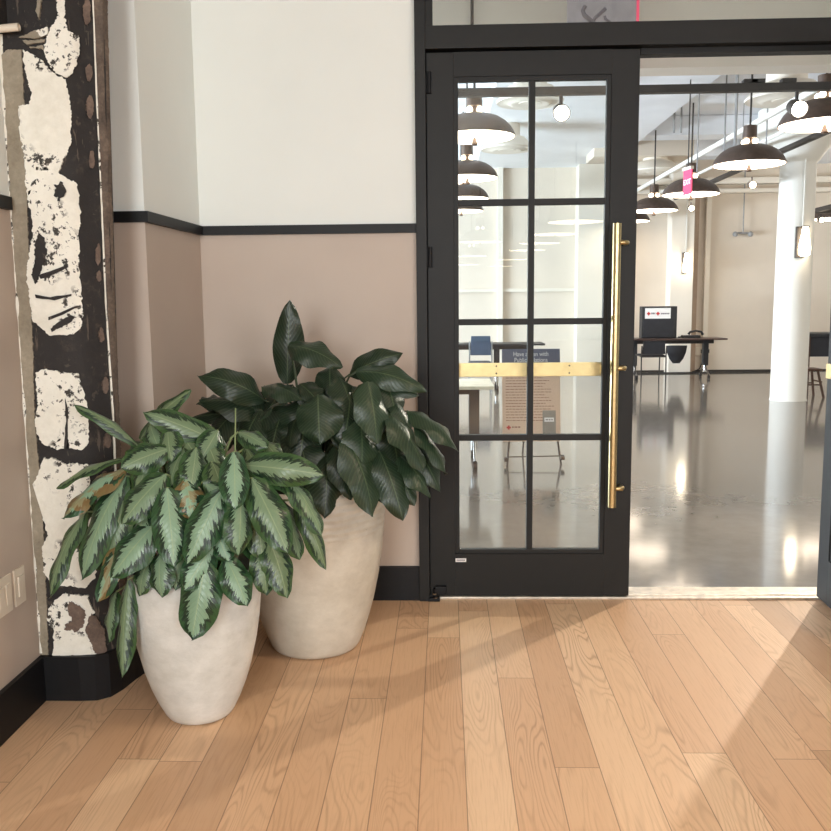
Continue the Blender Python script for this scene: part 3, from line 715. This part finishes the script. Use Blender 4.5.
# ------------------------------------------------------------------ far ceiling services
def pipe(name,a,b,r,m,lab,cat='pipe'):
    bm=B(); tube(bm,[a,b],r,12); return tag(obj(name,bm,m,smooth=math.radians(40)),lab,cat)
pipe('ceiling_pipe',(3.55,3.3,3.36),(3.55,12.9,3.36),.035,'white','long white pipe running away above the right pendants')
pipe('ceiling_pipe',(3.95,3.3,3.30),(3.95,12.6,3.30),.022,'white','thinner white pipe beside the long white pipe')
pipe('track_rail',(3.80,4.2,3.02),(3.80,11.0,3.02),.035,'darkmetal','dark track rail running away above the column side','track rail')
a=at(735,88,2.0)
bm=B(); bx(bm,(-1.2,1.97,a.z-.026),(5,2.03,a.z+.024),.004); rail=tag(obj('track_rail',bm,'darkmetal'),'thick dark track rail crossing just inside the doorway','track rail')
bm=B()
for px_ in (750,757,788): bm=B(); q=at(px_,80,2.0); bx(bm,(q.x-.045,1.97,a.z+.025),(q.x+.045,2.03,a.z+.05),.004); obj('clamp',bm,'darkmetal',rail)
def spot_head(loc,lab,rz=0,face='spotface',s=1.0,tilt=.6,group=None):
    t=thing('spot_head',lab,'spotlight',loc,rz,group)
    bm=B(); tube(bm,[(0,0,0),(0,0,-.07*s)],.012*s,8); obj('bracket',bm,'darkmetal',t)
    R=Matrix.Translation((0,0,-.10*s))@Matrix.Rotation(PI/2+tilt,4,'X')
    bm=B(); lathe(bm,[(0,-.09*s),(.03*s,-.085*s),(.045*s,-.06*s),(.055*s,.06*s),(.05*s,.065*s),(.045*s,.04*s)],seg=20); bm.transform(R); obj('head',bm,'darkmetal',t,smooth=math.radians(40))
    bm=B(); lathe(bm,[(0,.045*s),(.046*s,.045*s)],seg=20); bm.transform(R); obj('lens',bm,face,t)
    return t
q=at(797,92,2.0)
spot_head((q.x,2.0,a.z-.03),'glaring track spot at the top right beside the pendant',face='spotface',tilt=.35)
q=at(561,90,2.0)
spot_head((q.x,2.0,a.z-.03),'glaring track spot seen through the upper right pane',face='spotface',tilt=.35)
q=at(652,249,7); 
for (px_,py_,Y_,lab) in [(691,202,8.3,'tiny spot head under the second right pendant'),(752,177,5.9,'small spot head hanging under the whole right pendant'),(821,214,9,'small spot head on the short rail right of the column')]:
    q=at(px_,py_,Y_); spot_head(tuple(q),lab,face='bulb',s=.8,tilt=.2)
a1=at(812,211,9); a2=at(840,196,9); a3=at(840,213,9)
bm=B(); bx(bm,(a1.x,8.97,a1.z-.03),(a3.x+1.5,9.03,a1.z+.03)); bx(bm,(a1.x,7.6,a1.z-.03),(a1.x+.06,9.0,a1.z+.03))
tr=tag(obj('track_rail',bm,'darkmetal'),'short dark rail right of the round column','track rail')
for dx in (.03,1.6): bm=B(); tube(bm,[(a1.x+dx,9,a1.z),(a1.x+dx,9,4.2)],.012,8); obj('hanger',bm,'darkmetal',tr)
dup(P0,tuple(at(838,219,9.6)),'bronze dome pendant cut by the frame right of the column',group='pendants in the far room')
# duct box, round diffusers
a=at(640,133,11.2); b=at(689,158,11.2)
db=thing('duct_box','cream rectangular duct box hanging from the far ceiling','duct',((a.x+b.x)/2,11.2,b.z))
w=(b.x-a.x)/2; h=a.z-b.z
box('duct_body',(-w-.8,-.3,0),(w,.5,h),'cream',db,.01)
for x in (-.12,w-.15): bm=B(); tube(bm,[(x,0,h),(x,0,4.2-b.z)],.012,8); obj('hanger_rod',bm,'rod',db)
def diffuser(px_,py_,Y_,R,lab,top=3.85):
    q=at(px_,py_,Y_); t=thing('ceiling_diffuser',lab,'air diffuser',tuple(q),group='round ceiling diffusers')
    bm=B(); lathe(bm,[(R*.3,.0),(R*.55,-.02),(R*.6,-.015),(R*.75,.01),(R,.0),(R*1.02,.02),(R*.7,.16),(R*.5,.18),(R*.5,top-q.z),(0,top-q.z)],seg=40); obj('cone',bm,'farwhite',t,smooth=math.radians(35))
    bm=B(); lathe(bm,[(0,-.01),(R*.34,-.01),(R*.36,.03),(0,.03)],seg=40); obj('core',bm,'farwhite',t,smooth=math.radians(35))
diffuser(786,100,6.0,.42,'round white ceiling diffuser beside the glaring track spot')
diffuser(530,103,6.0,.36,'round white ceiling diffuser seen through the top panes')
diffuser(655,172,11.2,.40,'round white ceiling diffuser under the cream duct box',top=b.z)
diffuser(507,150,8.8,.36,'round white ceiling diffuser behind the left pendants')
for (x,y0,y1,Y_,th) in [(674,108,133,9.0,.014),(681,104,133,9.0,.014),(697,116,172,7.0,.008),(724,106,160,7.5,.010),(735,80,145,6.2,.016),(742,98,160,8,.006),(766,100,150,6.5,.008)]:
    a=at(x,y1,Y_); bm=B(); tube(bm,[(a.x,Y_,a.z),(a.x,Y_,4.2)],th,6); tag(obj('hanger_rod',bm,'rod'),'thin grey hanger rod under the white far ceiling','rod','hanger rods in the far room')
# ribs and pipe runs on the end wall above
for k,(y1,y2) in enumerate([(178,184),(189,193)]):
    a=at(700,y2,12.8); b=at(700,y1,12.8); S('trim_upper_wall',(3.2,12.8,a.z),(10.3,YF,b.z),'farwhite',['upper','lower'][k]+' pale ledge high on the end wall','trim')
q=at(743,233,12.9)
t=thing('sprinkler_fixture','small pale two-armed fixture high on the end wall','fixture',(q.x,12.9,q.z))
bm=B(); tube(bm,[(0,0,0),(0,0,3.80-q.z)],.012,8); tube(bm,[(-.14,0,0),(.14,0,0)],.02,8); obj('arm',bm,'rod',t)
for s in (-1,1):
    bm=B(); bmesh.ops.create_uvsphere(bm,u_segments=12,v_segments=8,radius=.05,matrix=Matrix.Translation((.14*s,0,-.02))); obj('nozzle',bm,'rod',t,smooth=True)
# sconces
def sconce(px_,py_,Y_,lab,H=.50,ww=.1):
    q=at(px_,py_,Y_); t=thing('wall_sconce',lab,'wall lamp',(q.x,Y_,q.z),group='glowing glass sconces')
    box('back_plate',(-ww*.9,0,-H/2),(ww*.3,.06,H/2),'darkmetal',t,.005)
    bm=B(); lathe(bm,[(0,H*.47),(.035,H*.47),(.045,.1),(.075,-.08),(.07,-.16),(.04,-H*.46),(0,-H*.46)],(0,-.06,0),20); obj('glass_shade',bm,'sconce',t,smooth=True)
    bm=B(); lathe(bm,[(.05,H*.46),(.05,H*.5),(0,H*.5)],(0,-.06,0),16); obj('cap',bm,'darkmetal',t)
    bm=B(); tube(bm,[(0,.03,H*.5),(0,.03,4.0-q.z-.3)],.008,6); obj('conduit',bm,'white',t)
    return t
sconce(686,263,12.6,'glowing glass sconce on the pilaster behind the desk',H=.38,ww=.07)
sconce(803,242,7.84,'glowing glass sconce on the round white column',H=.40,ww=.09)
# exit signs: edge-lit pink-red acrylic panels
def exit_sign(loc,rz,w,h,lab,rod):
    t=thing('exit_sign',lab,'exit sign',loc,rz)
    box('panel',(-w/2,-.006,0),(w/2,.006,h),'pink',t,.002)
    bm=B(); bx(bm,(-w/2,-.02,h),(w/2,.02,h+.035),.003); obj('housing',bm,'farwhite',t)
    bm=B(); tube(bm,[(0,0,h+.03),(0,0,rod)],.008,6); obj('rod',bm,'darkmetal',t)
    return t
def text(body,size,m,parent,loc,rot,name='lettering',ext=.001,spx=1):
    cu=bpy.data.curves.new(name,'FONT'); cu.body=body; cu.size=size; cu.extrude=ext; cu.align_x='CENTER'; cu.align_y='CENTER'
    tmp=bpy.data.objects.new('tmp',cu); col.objects.link(tmp); C.view_layer.update()
    me=bpy.data.meshes.new_from_object(tmp.evaluated_get(C.evaluated_depsgraph_get())); bpy.data.objects.remove(tmp)
    me.materials.clear(); me.materials.append(M[m]); o=bpy.data.objects.new(name,me); col.objects.link(o); o.parent=parent; o.location=loc; o.rotation_euler=rot; o.scale=(spx,1,1)
    return o
q=at(687.5,190,6.4); e1=exit_sign((q.x,6.4,q.z-.05),math.radians(-78),.20,.27,'pink-red lit exit sign hanging in front of a pendant',1.5)
text('EXIT',.085,'pinkwhite',e1,(0,-.008,.135),(PI/2,0,0)); text('EXIT',.085,'pinkwhite',e1,(0,.008,.135),(PI/2,0,PI))
# printed banner and its pink edge seen through the transom
q0=at(567,24,2.6); q1=at(636,24,2.6)
t=thing('hanging_banner','pale grey printed banner with pink edge behind the transom','banner',((q0.x+q1.x)/2,2.6,3.02)); w=(q1.x-q0.x)/2
box('banner_sheet',(-w,-.004,0),(w,.004,.62),'paperprint',t)
box('pink_edge',(w,-.008,0),(w+.02,.008,.62),'pink',t)
bm=B()
def stroke(bm,pts,r=.008): tube(bm,[(x,-.006,z) for x,z in pts],r,6)
stroke(bm,[(-w*.55+i*w*.11,.26+(i-5)**2*.0045-.06) for i in range(11)],.012)
stroke(bm,[(-w*.35+.05*math.sin(i*.8),.22+i*.03) for i in range(8)],.016); stroke(bm,[(-w*.05+.05*math.cos(i*.8),.20+i*.03) for i in range(8)],.014); stroke(bm,[(w*.2+.03*math.sin(i),.26+i*.02) for i in range(6)],.01)
obj('brush_strokes',bm,'printink',t)
for s in (-1,1): bm=B(); tube(bm,[(s*w*.8,0,.62),(s*w*.8,0,1.18)],.004,6); obj('cord',bm,'rod',t)
a=at(472.5,10,2.85)
pipe('wall_conduit',(a.x,2.95,3.13),(a.x,2.95,4.19),.012,'darkmetal','thin dark vertical conduit behind the transom glass','conduit')
# ------------------------------------------------------------------ easel and sign board
q=fl(531,466); ey=3.42; eb=at(501,348,ey+.1); ec=at(557,348,ey+.1); ed=at(563,438,ey-.03); ee=at(505,440,ey-.03)
et=thing('easel','thin dark tripod easel holding the peach notice','easel',((ee.x+ed.x)/2,ey,0))
cxe=(ee.x+ed.x)/2
def E(px_,py_,Y_): v=at(px_,py_,Y_); return v-Vector((cxe,ey,0))
for (f0,t0) in (((507,466),(516,360)),((561,464),(546,360))):
    f=fl(*f0)-Vector((cxe,ey,0)); g=E(t0[0],t0[1],ey+.16); bm=B(); tube(bm,[(f.x,f.y,.0),g],.009,8)
    obj('leg',bm,'darkmetal',et)
bm=B(); tube(bm,[(E(523,461,ey+.5).x,.55,0),E(531,360,ey+.16)],.008,8); obj('leg',bm,'darkmetal',et)
bm=B(); tube(bm,[E(508,457,ey+.0),E(561,456,ey+.0)],.005,8); obj('crossbar',bm,'darkmetal',et)
for x,y in ((506,459),(562,457),(516,437),(554,435)):
    bm=B(); v=E(x,y,ey-.01); bx(bm,(v.x-.017,v.y-.055,v.z-.017),(v.x+.017,v.y+.02,v.z+.017),.006); obj('peg',bm,'darkmetal',et)
# board: built flat then leaned back
W=(ed-ee).length; Hh=(eb-ee).length
sb=thing('notice_board','peach notice with slate header resting on the easel','sign',((ee.x+ed.x)/2-.022,ee.y-.02,ee.z-.01))
lean=math.atan2(.13,Hh); sb.rotation_euler=(-lean,0,0)
box('board',(-W/2,-.004,0),(W/2,.004,Hh),'peach',sb)
hh=.155*Hh/.84
box('header_band',(-W/2,-.006,Hh-.165),(W/2,-.004,Hh),'slate',sb)
text('Have a Plan with',.052,'paper',sb,(0,-.007,Hh-.045),(PI/2,0,0),spx=.85); text('Public Relations',.052,'paper',sb,(0,-.007,Hh-.095),(PI/2,0,0),spx=.85)
bm=B()
rn=random.Random(3)
def dashes(bm,x0,x1,z,h=.006,y=-.0052):
    x=x0
    while x<x1:
        w_=rn.uniform(.012,.035); bx(bm,(x,y,z),(min(x+w_,x1),-.004,z+h)); x+=w_+.006
zz=Hh-.20
while zz>.17:
    dashes(bm,-W/2+.03,W/2-.04-rn.random()*.12,zz); zz-=.024
obj('printed_lines',bm,'ink',sb)
bm=B(); dashes(bm,-W/2+.035,W/2-.05,Hh-.143,.009,-.0068); obj('header_line',bm,'paper',sb)
bm=B(); bx(bm,(-W/2+.045,-.0055,.10),(-W/2+.06,-.004,.135)); bx(bm,(-W/2+.035,-.0056,.11),(-W/2+.07,-.004,.125)); obj('red_cross_mark',bm,'red',sb)
bm=B(); dashes(bm,-W/2+.08,-W/2+.15,.115,.012); obj('mark_text',bm,'ink',sb)
box('grey_card',(W/2-.15,-.007,.06),(W/2-.04,-.004,.26),'greycard',sb)
box('card_label',(W/2-.135,-.0075,.165),(W/2-.055,-.004,.20),'paper',sb)
bm=B(); dashes(bm,W/2-.125,W/2-.065,.178,.008,-.008); obj('card_text',bm,'printink',sb)
# ------------------------------------------------------------------ tables and chairs
def castor_table(loc,x0,x1,d,h,lab,topm,legs,rz=0):
    t=thing('castor_table',lab,'table',loc,rz)
    box('tabletop',(x0,-d/2,h-.028),(x1,d/2,h),topm,t,.004)
    box('frame_rail',(x0+.05,-.04,h-.10),(x1-.15,.04,h-.028),'darkmetal',t,.004)
    for x in legs:
        bm=B(); bx(bm,(x-.045,-.05,.22),(x+.045,.05,h-.028),.006); l=obj('leg',bm,'darkplastic',t)
        
        for s in (-1,1): bm=B(); tube(bm,[(x,s*.01,.24),(x,s*.06,.19),(x,s*(d/2-.06),.062)],.014,10); obj('foot',bm,'chrome',l,smooth=math.radians(40))
        bm=B(); tube(bm,[(x,0,.12),(x,0,.26)],.03,12); obj('ferrule',bm,'chrome',l,smooth=math.radians(40))
        for s in (-1,1):
            bm=B(); tube(bm,[(x-.018,s*(d/2-.06),.032),(x+.018,s*(d/2-.06),.032)],.032,14); obj('castor',bm,'darkplastic',l)
    return t
q=fl(705,377); a=at(636,340,11.6); b=at(722,340,11.6)
TY=11.6; th=.70
xl=at(625,340,11.6).x; legx=at(705,358,TY).x
tcx=legx-.9
castor_table((tcx,TY,0),xl-tcx,b.x-tcx,.62,th,'dark-topped castor table against the end wall','tabletop',(legx-tcx,at(634,358,TY).x-tcx))
q=fl(474,458); TY2=3.5; a=at(492,379,TY2)
l2=at(474,400,TY2).x
castor_table((l2-.8,TY2,0),-.7,a.x-l2+.8,.70,.70,'pale-edged castor table cut by the door stile','paletop',(.8,-.5))
# long table behind in the left panes
TY3=9.9; a=at(458,346,TY3); b=at(514,343,TY3)
castor_table((a.x-.6,TY3,0),-.9,at(543,343,TY3).x-a.x+.6,.62,.72,'long dark table behind the blue chair','darkplastic',(-.6,at(503,343,TY3).x-a.x+.5))
# chairs
def chair(loc,lab,shell,fr,w=.44,h=.86,rz=0,arms=False,seatz=.45,bb=.12):
    t=thing('stacking_chair',lab,'chair',loc,rz)
    bm=B(); bx(bm,(-w/2,-.22,seatz-.03),(w/2,.20,seatz+.01),.015); obj('seat',bm,shell,t)
    bm=B(); bx(bm,(-w/2,-.245,seatz+bb),(w/2,-.215,h),.012)
    for v in bm.verts:
        if v.co.z>h-.05: v.co.x*=.93
        v.co.y-=(v.co.z-seatz)*.12
    obj('backrest',bm,shell,t)
    for x in (-1,1):
        bm=B(); X=x*(w/2+.012); tube(bm,[(X,-.26,0),(X,-.24,seatz),(X,-.27,h-.08)],.011,8); obj('leg',bm,fr,t)
        bm=B(); tube(bm,[(X,.22,0),(X,.18,seatz)],.011,8); obj('leg',bm,fr,t)
        bm=B(); tube(bm,[(X,-.24,seatz-.01),(X,.19,seatz-.01)],.010,8); obj('side_rail',bm,fr,t)
    for yy in (-.24,.19): bm=B(); tube(bm,[(-w/2,yy,seatz-.02),(w/2,yy,seatz-.02)],.012,8); obj('cross_rail',bm,fr,t)
    return t
q=fl(652,377); 
q=at(650,370,TY-.62); chair((q.x,TY-.62,0),'black-backed chair pushed up to the desk by the wall','darkcloth','darkmetal',w=.38,h=.69,bb=.02)
q=at(480,347,9.5); chair((q.x,9.5,0),'blue-grey chair seen through the glass above the brass bar','bluefab','steel',w=.31,h=.86)
# black case with white label on the table
a=at(641,307,TY); b=at(675,340,TY); z0=th
t=thing('display_case','black upright case with white red-cross label on the far table','case',((a.x+b.x)/2,TY,z0)); w=(b.x-a.x)/2; h=a.z-z0+.01
box('case_body',(-w,-.10,0),(w,.12,h),'darkplastic',t,.012)
box('case_lid',(-w+.02,-.115,h*.0+.02),(w-.06,-.10,h*.62),'darkcloth',t,.004)
lb=box('label_sheet',(-w+.05,-.112,h*.60),(w*.62,-.100,h-.03),'paper',t)
ctr=(-w+.05+w*.62)/2; lz=(h*.60+h-.03)/2
bm=B()
for x in (-w+.11,ctr-.0):
    bx(bm,(x-.012,-.114,lz-.03),(x+.012,-.112,lz+.03)); bx(bm,(x-.03,-.1142,lz-.012),(x+.03,-.112,lz+.012))
obj('red_cross_mark',bm,'red',lb)
bm=B(); dashes(bm,-w+.155,ctr-.045,lz-.01,.028,-.114); dashes(bm,ctr+.05,w*.55,lz-.012,.022,-.114); obj('label_text',bm,'printink',lb)
# heap of phone/cables on the table
a=at(686,338,TY)
t=thing('desk_phone','dark desk phone lying beside the black case','phone',(a.x+.09,TY,th))
box('phone_base',(-.16,-.09,0),(.14,.09,.045),'darkplastic',t,.012)
bm=B(); tube(bm,[(-.05,0,.06),(-.02,.0,.10),(.08,0,.12),(.17,0,.10),(.20,0,.05)],[.022,.02,.018,.02,.024],10); obj('handset',bm,'darkplastic',t,smooth=True)
bm=B(); tube(bm,[(-.16,0,.02),(-.18,.05,.012),(-.20,.1,.010)],.010,8); obj('cord',bm,'darkplastic',t)
# bag hanging under the table
a=at(677,342,TY-.34); b=at(677,363,TY-.34)
bm=B(); lathe(bm,[(0,0),(.06,.0),(.12,.08),(.16,.18),(.18,.30)],seg=20)
for v in bm.verts: v.co.y*=.45
o=obj('hanging_bag',bm,'darkcloth',smooth=True); o.location=(a.x-.02,TY-.40,b.z); tag(o,'dark bag hanging from the front edge of the desk','bag')
# outlets and cables on the wall
a=at(704,352,12.95); t=thing('wall_outlet','beige outlet box low on the end wall right of the desk','outlet',(a.x,12.97,a.z-.06)); box('outlet_plate',(-.16,-.02,0),(.16,.03,.15),'plastic',t,.006)
for k in range(3): bm=B(); bx(bm,(-.06+k*.06,-.026,.04),(-.02+k*.06,-.018,.11),.003); obj('socket',bm,'darkplastic',t)
bm=B(); a=at(700,360,12.8); tube(bm,[(a.x+.12,12.95,.42),(a.x+.10,12.93,.22),(a.x+.02,12.88,.06),(a.x-.08,12.82,.014),(a.x-.14,12.78,.014)],.010,8)
tag(obj('power_cable',bm,'darkplastic',smooth=True),'dark cable looping down the wall behind the desk','cable')
bm=B(); tube(bm,[(2.6,12.50,.014),(3.6,12.45,.014),(4.6,12.52,.014),(5.4,12.6,.014),(6.6,12.7,.014)],.013,8)
tag(obj('power_cable',bm,'darkplastic',smooth=True),'dark cable lying on the floor along the end wall','cable')
# bar table, stool and chair right of the column
q=at(808,333,9.0)
BY=8.9; a=at(807,337,BY); f=fl(806,400); BY=f.y-.0
BY=9.0; a=at(805,333,BY+.3); b=at(832,356,BY+.3)
t=thing('bar_desk','black panelled desk right of the round column','desk',(a.x,BY+.35,0))
box('desktop',(-.01,-.2,a.z-.05),(1.3,.35,a.z),'darkplastic',t,.006)
box('modesty_panel',(.03,-.17,b.z),(1.25,-.14,a.z-.05),'darkcloth',t)
box('side_panel',(0,-.18,0),(.035,.33,a.z-.05),'woodbrown',t)
box('side_panel',(1.25,-.18,0),(1.285,.33,a.z-.05),'woodbrown',t)
f=Vector((0,8.5,0)); sq=at(814,368,f.y)
t=thing('wooden_stool','brown splay-legged wooden stool in front of the black desk','stool',(sq.x-.09,f.y,0)); hz=sq.z
box('seat',(-.15,-.15,hz-.03),(.15,.15,hz),'woodbrown',t,.01)
for sx in (-1,1):
    for sy in (-1,1):
        bm=B(); tube(bm,[(sx*.17,sy*.17,0),(sx*.10,sy*.10,hz-.02)],.018,8); obj('leg',bm,'woodbrown',t)
for s in (-1,1):
    bm=B(); tube(bm,[(-.145,s*.145,.18),(.145,s*.145,.18)],.010,8); obj('stretcher',bm,'woodbrown',t)
    bm=B(); tube(bm,[(s*.145,-.145,.22),(s*.145,.145,.22)],.010,8); obj('stretcher',bm,'woodbrown',t)
# ------------------------------------------------------------------ light
def add_light(kind,loc,energy,color,size=.2,rot=None,target=None,**k):
    l=bpy.data.lights.new('lamp_and_fill_light',kind); l.energy=energy; l.color=color
    for a_,v_ in k.items(): setattr(l,a_,v_)
    if kind=='AREA': l.size=size
    elif kind in('POINT','SPOT'): l.shadow_soft_size=size
    o=bpy.data.objects.new('lamp_and_fill_light',l); col.objects.link(o); o.location=loc
    if target is not None: o.rotation_euler=(Vector(target)-Vector(loc)).to_track_quat('-Z','Y').to_euler()
    return o
spot_head((3.55,2.93,3.22),'track spot off to the right that lights the doorway floor',face='bulb')
add_light('SPOT',(3.50,2.88,3.10),680,(1,.88,.74),.035,target=(.3,-.9,0),spot_size=math.radians(62),spot_blend=.6)
# fill areas added behind the camera, plus a warm spot added above the floor
add_light('AREA',(-.78,-7.8,2.1),165,(.95,.99,1),1.15,target=(-.6,0,1.4),shape='RECTANGLE',size_y=2.2)
add_light('AREA',(3.8,-9.0,2.0),170,(.97,.97,1),2.2,target=(-.4,0,1.2),shape='RECTANGLE',size_y=2.4)
add_light('SPOT',(2.2,-2.6,3.35),190,(1,.80,.58),.10,target=(1.4,-2.2,0),spot_size=math.radians(95),spot_blend=.8)
# uplight added to brighten the far ceiling, then daylight from the left-hand windows
add_light('AREA',(-9.2,6.5,.5),2900,(.76,.88,1),6,target=(-4,7,5.2),shape='RECTANGLE',size_y=1.0)
add_light('AREA',(-9.2,6.5,1.9),320,(.72,.87,1),6,target=(3,7.5,2.4),shape='RECTANGLE',size_y=3.4)
# warm pools under the ceiling of the far room
for x,y in ((6.5,10),(6.5,5),(-3,8)): add_light('POINT',(x,y,3.0),60,(1,.86,.7),.3)
w=bpy.data.worlds.new('world'); C.scene.world=w; w.use_nodes=True
w.node_tree.nodes['Background'].inputs[0].default_value=(.93,.96,1,1); w.node_tree.nodes['Background'].inputs[1].default_value=.47
vs=C.scene.view_settings; C.scene.display_settings.display_device='sRGB'; vs.view_transform='Standard'; vs.look='None'; vs.gamma=1; vs.exposure=0.0; vs.use_curve_mapping=False
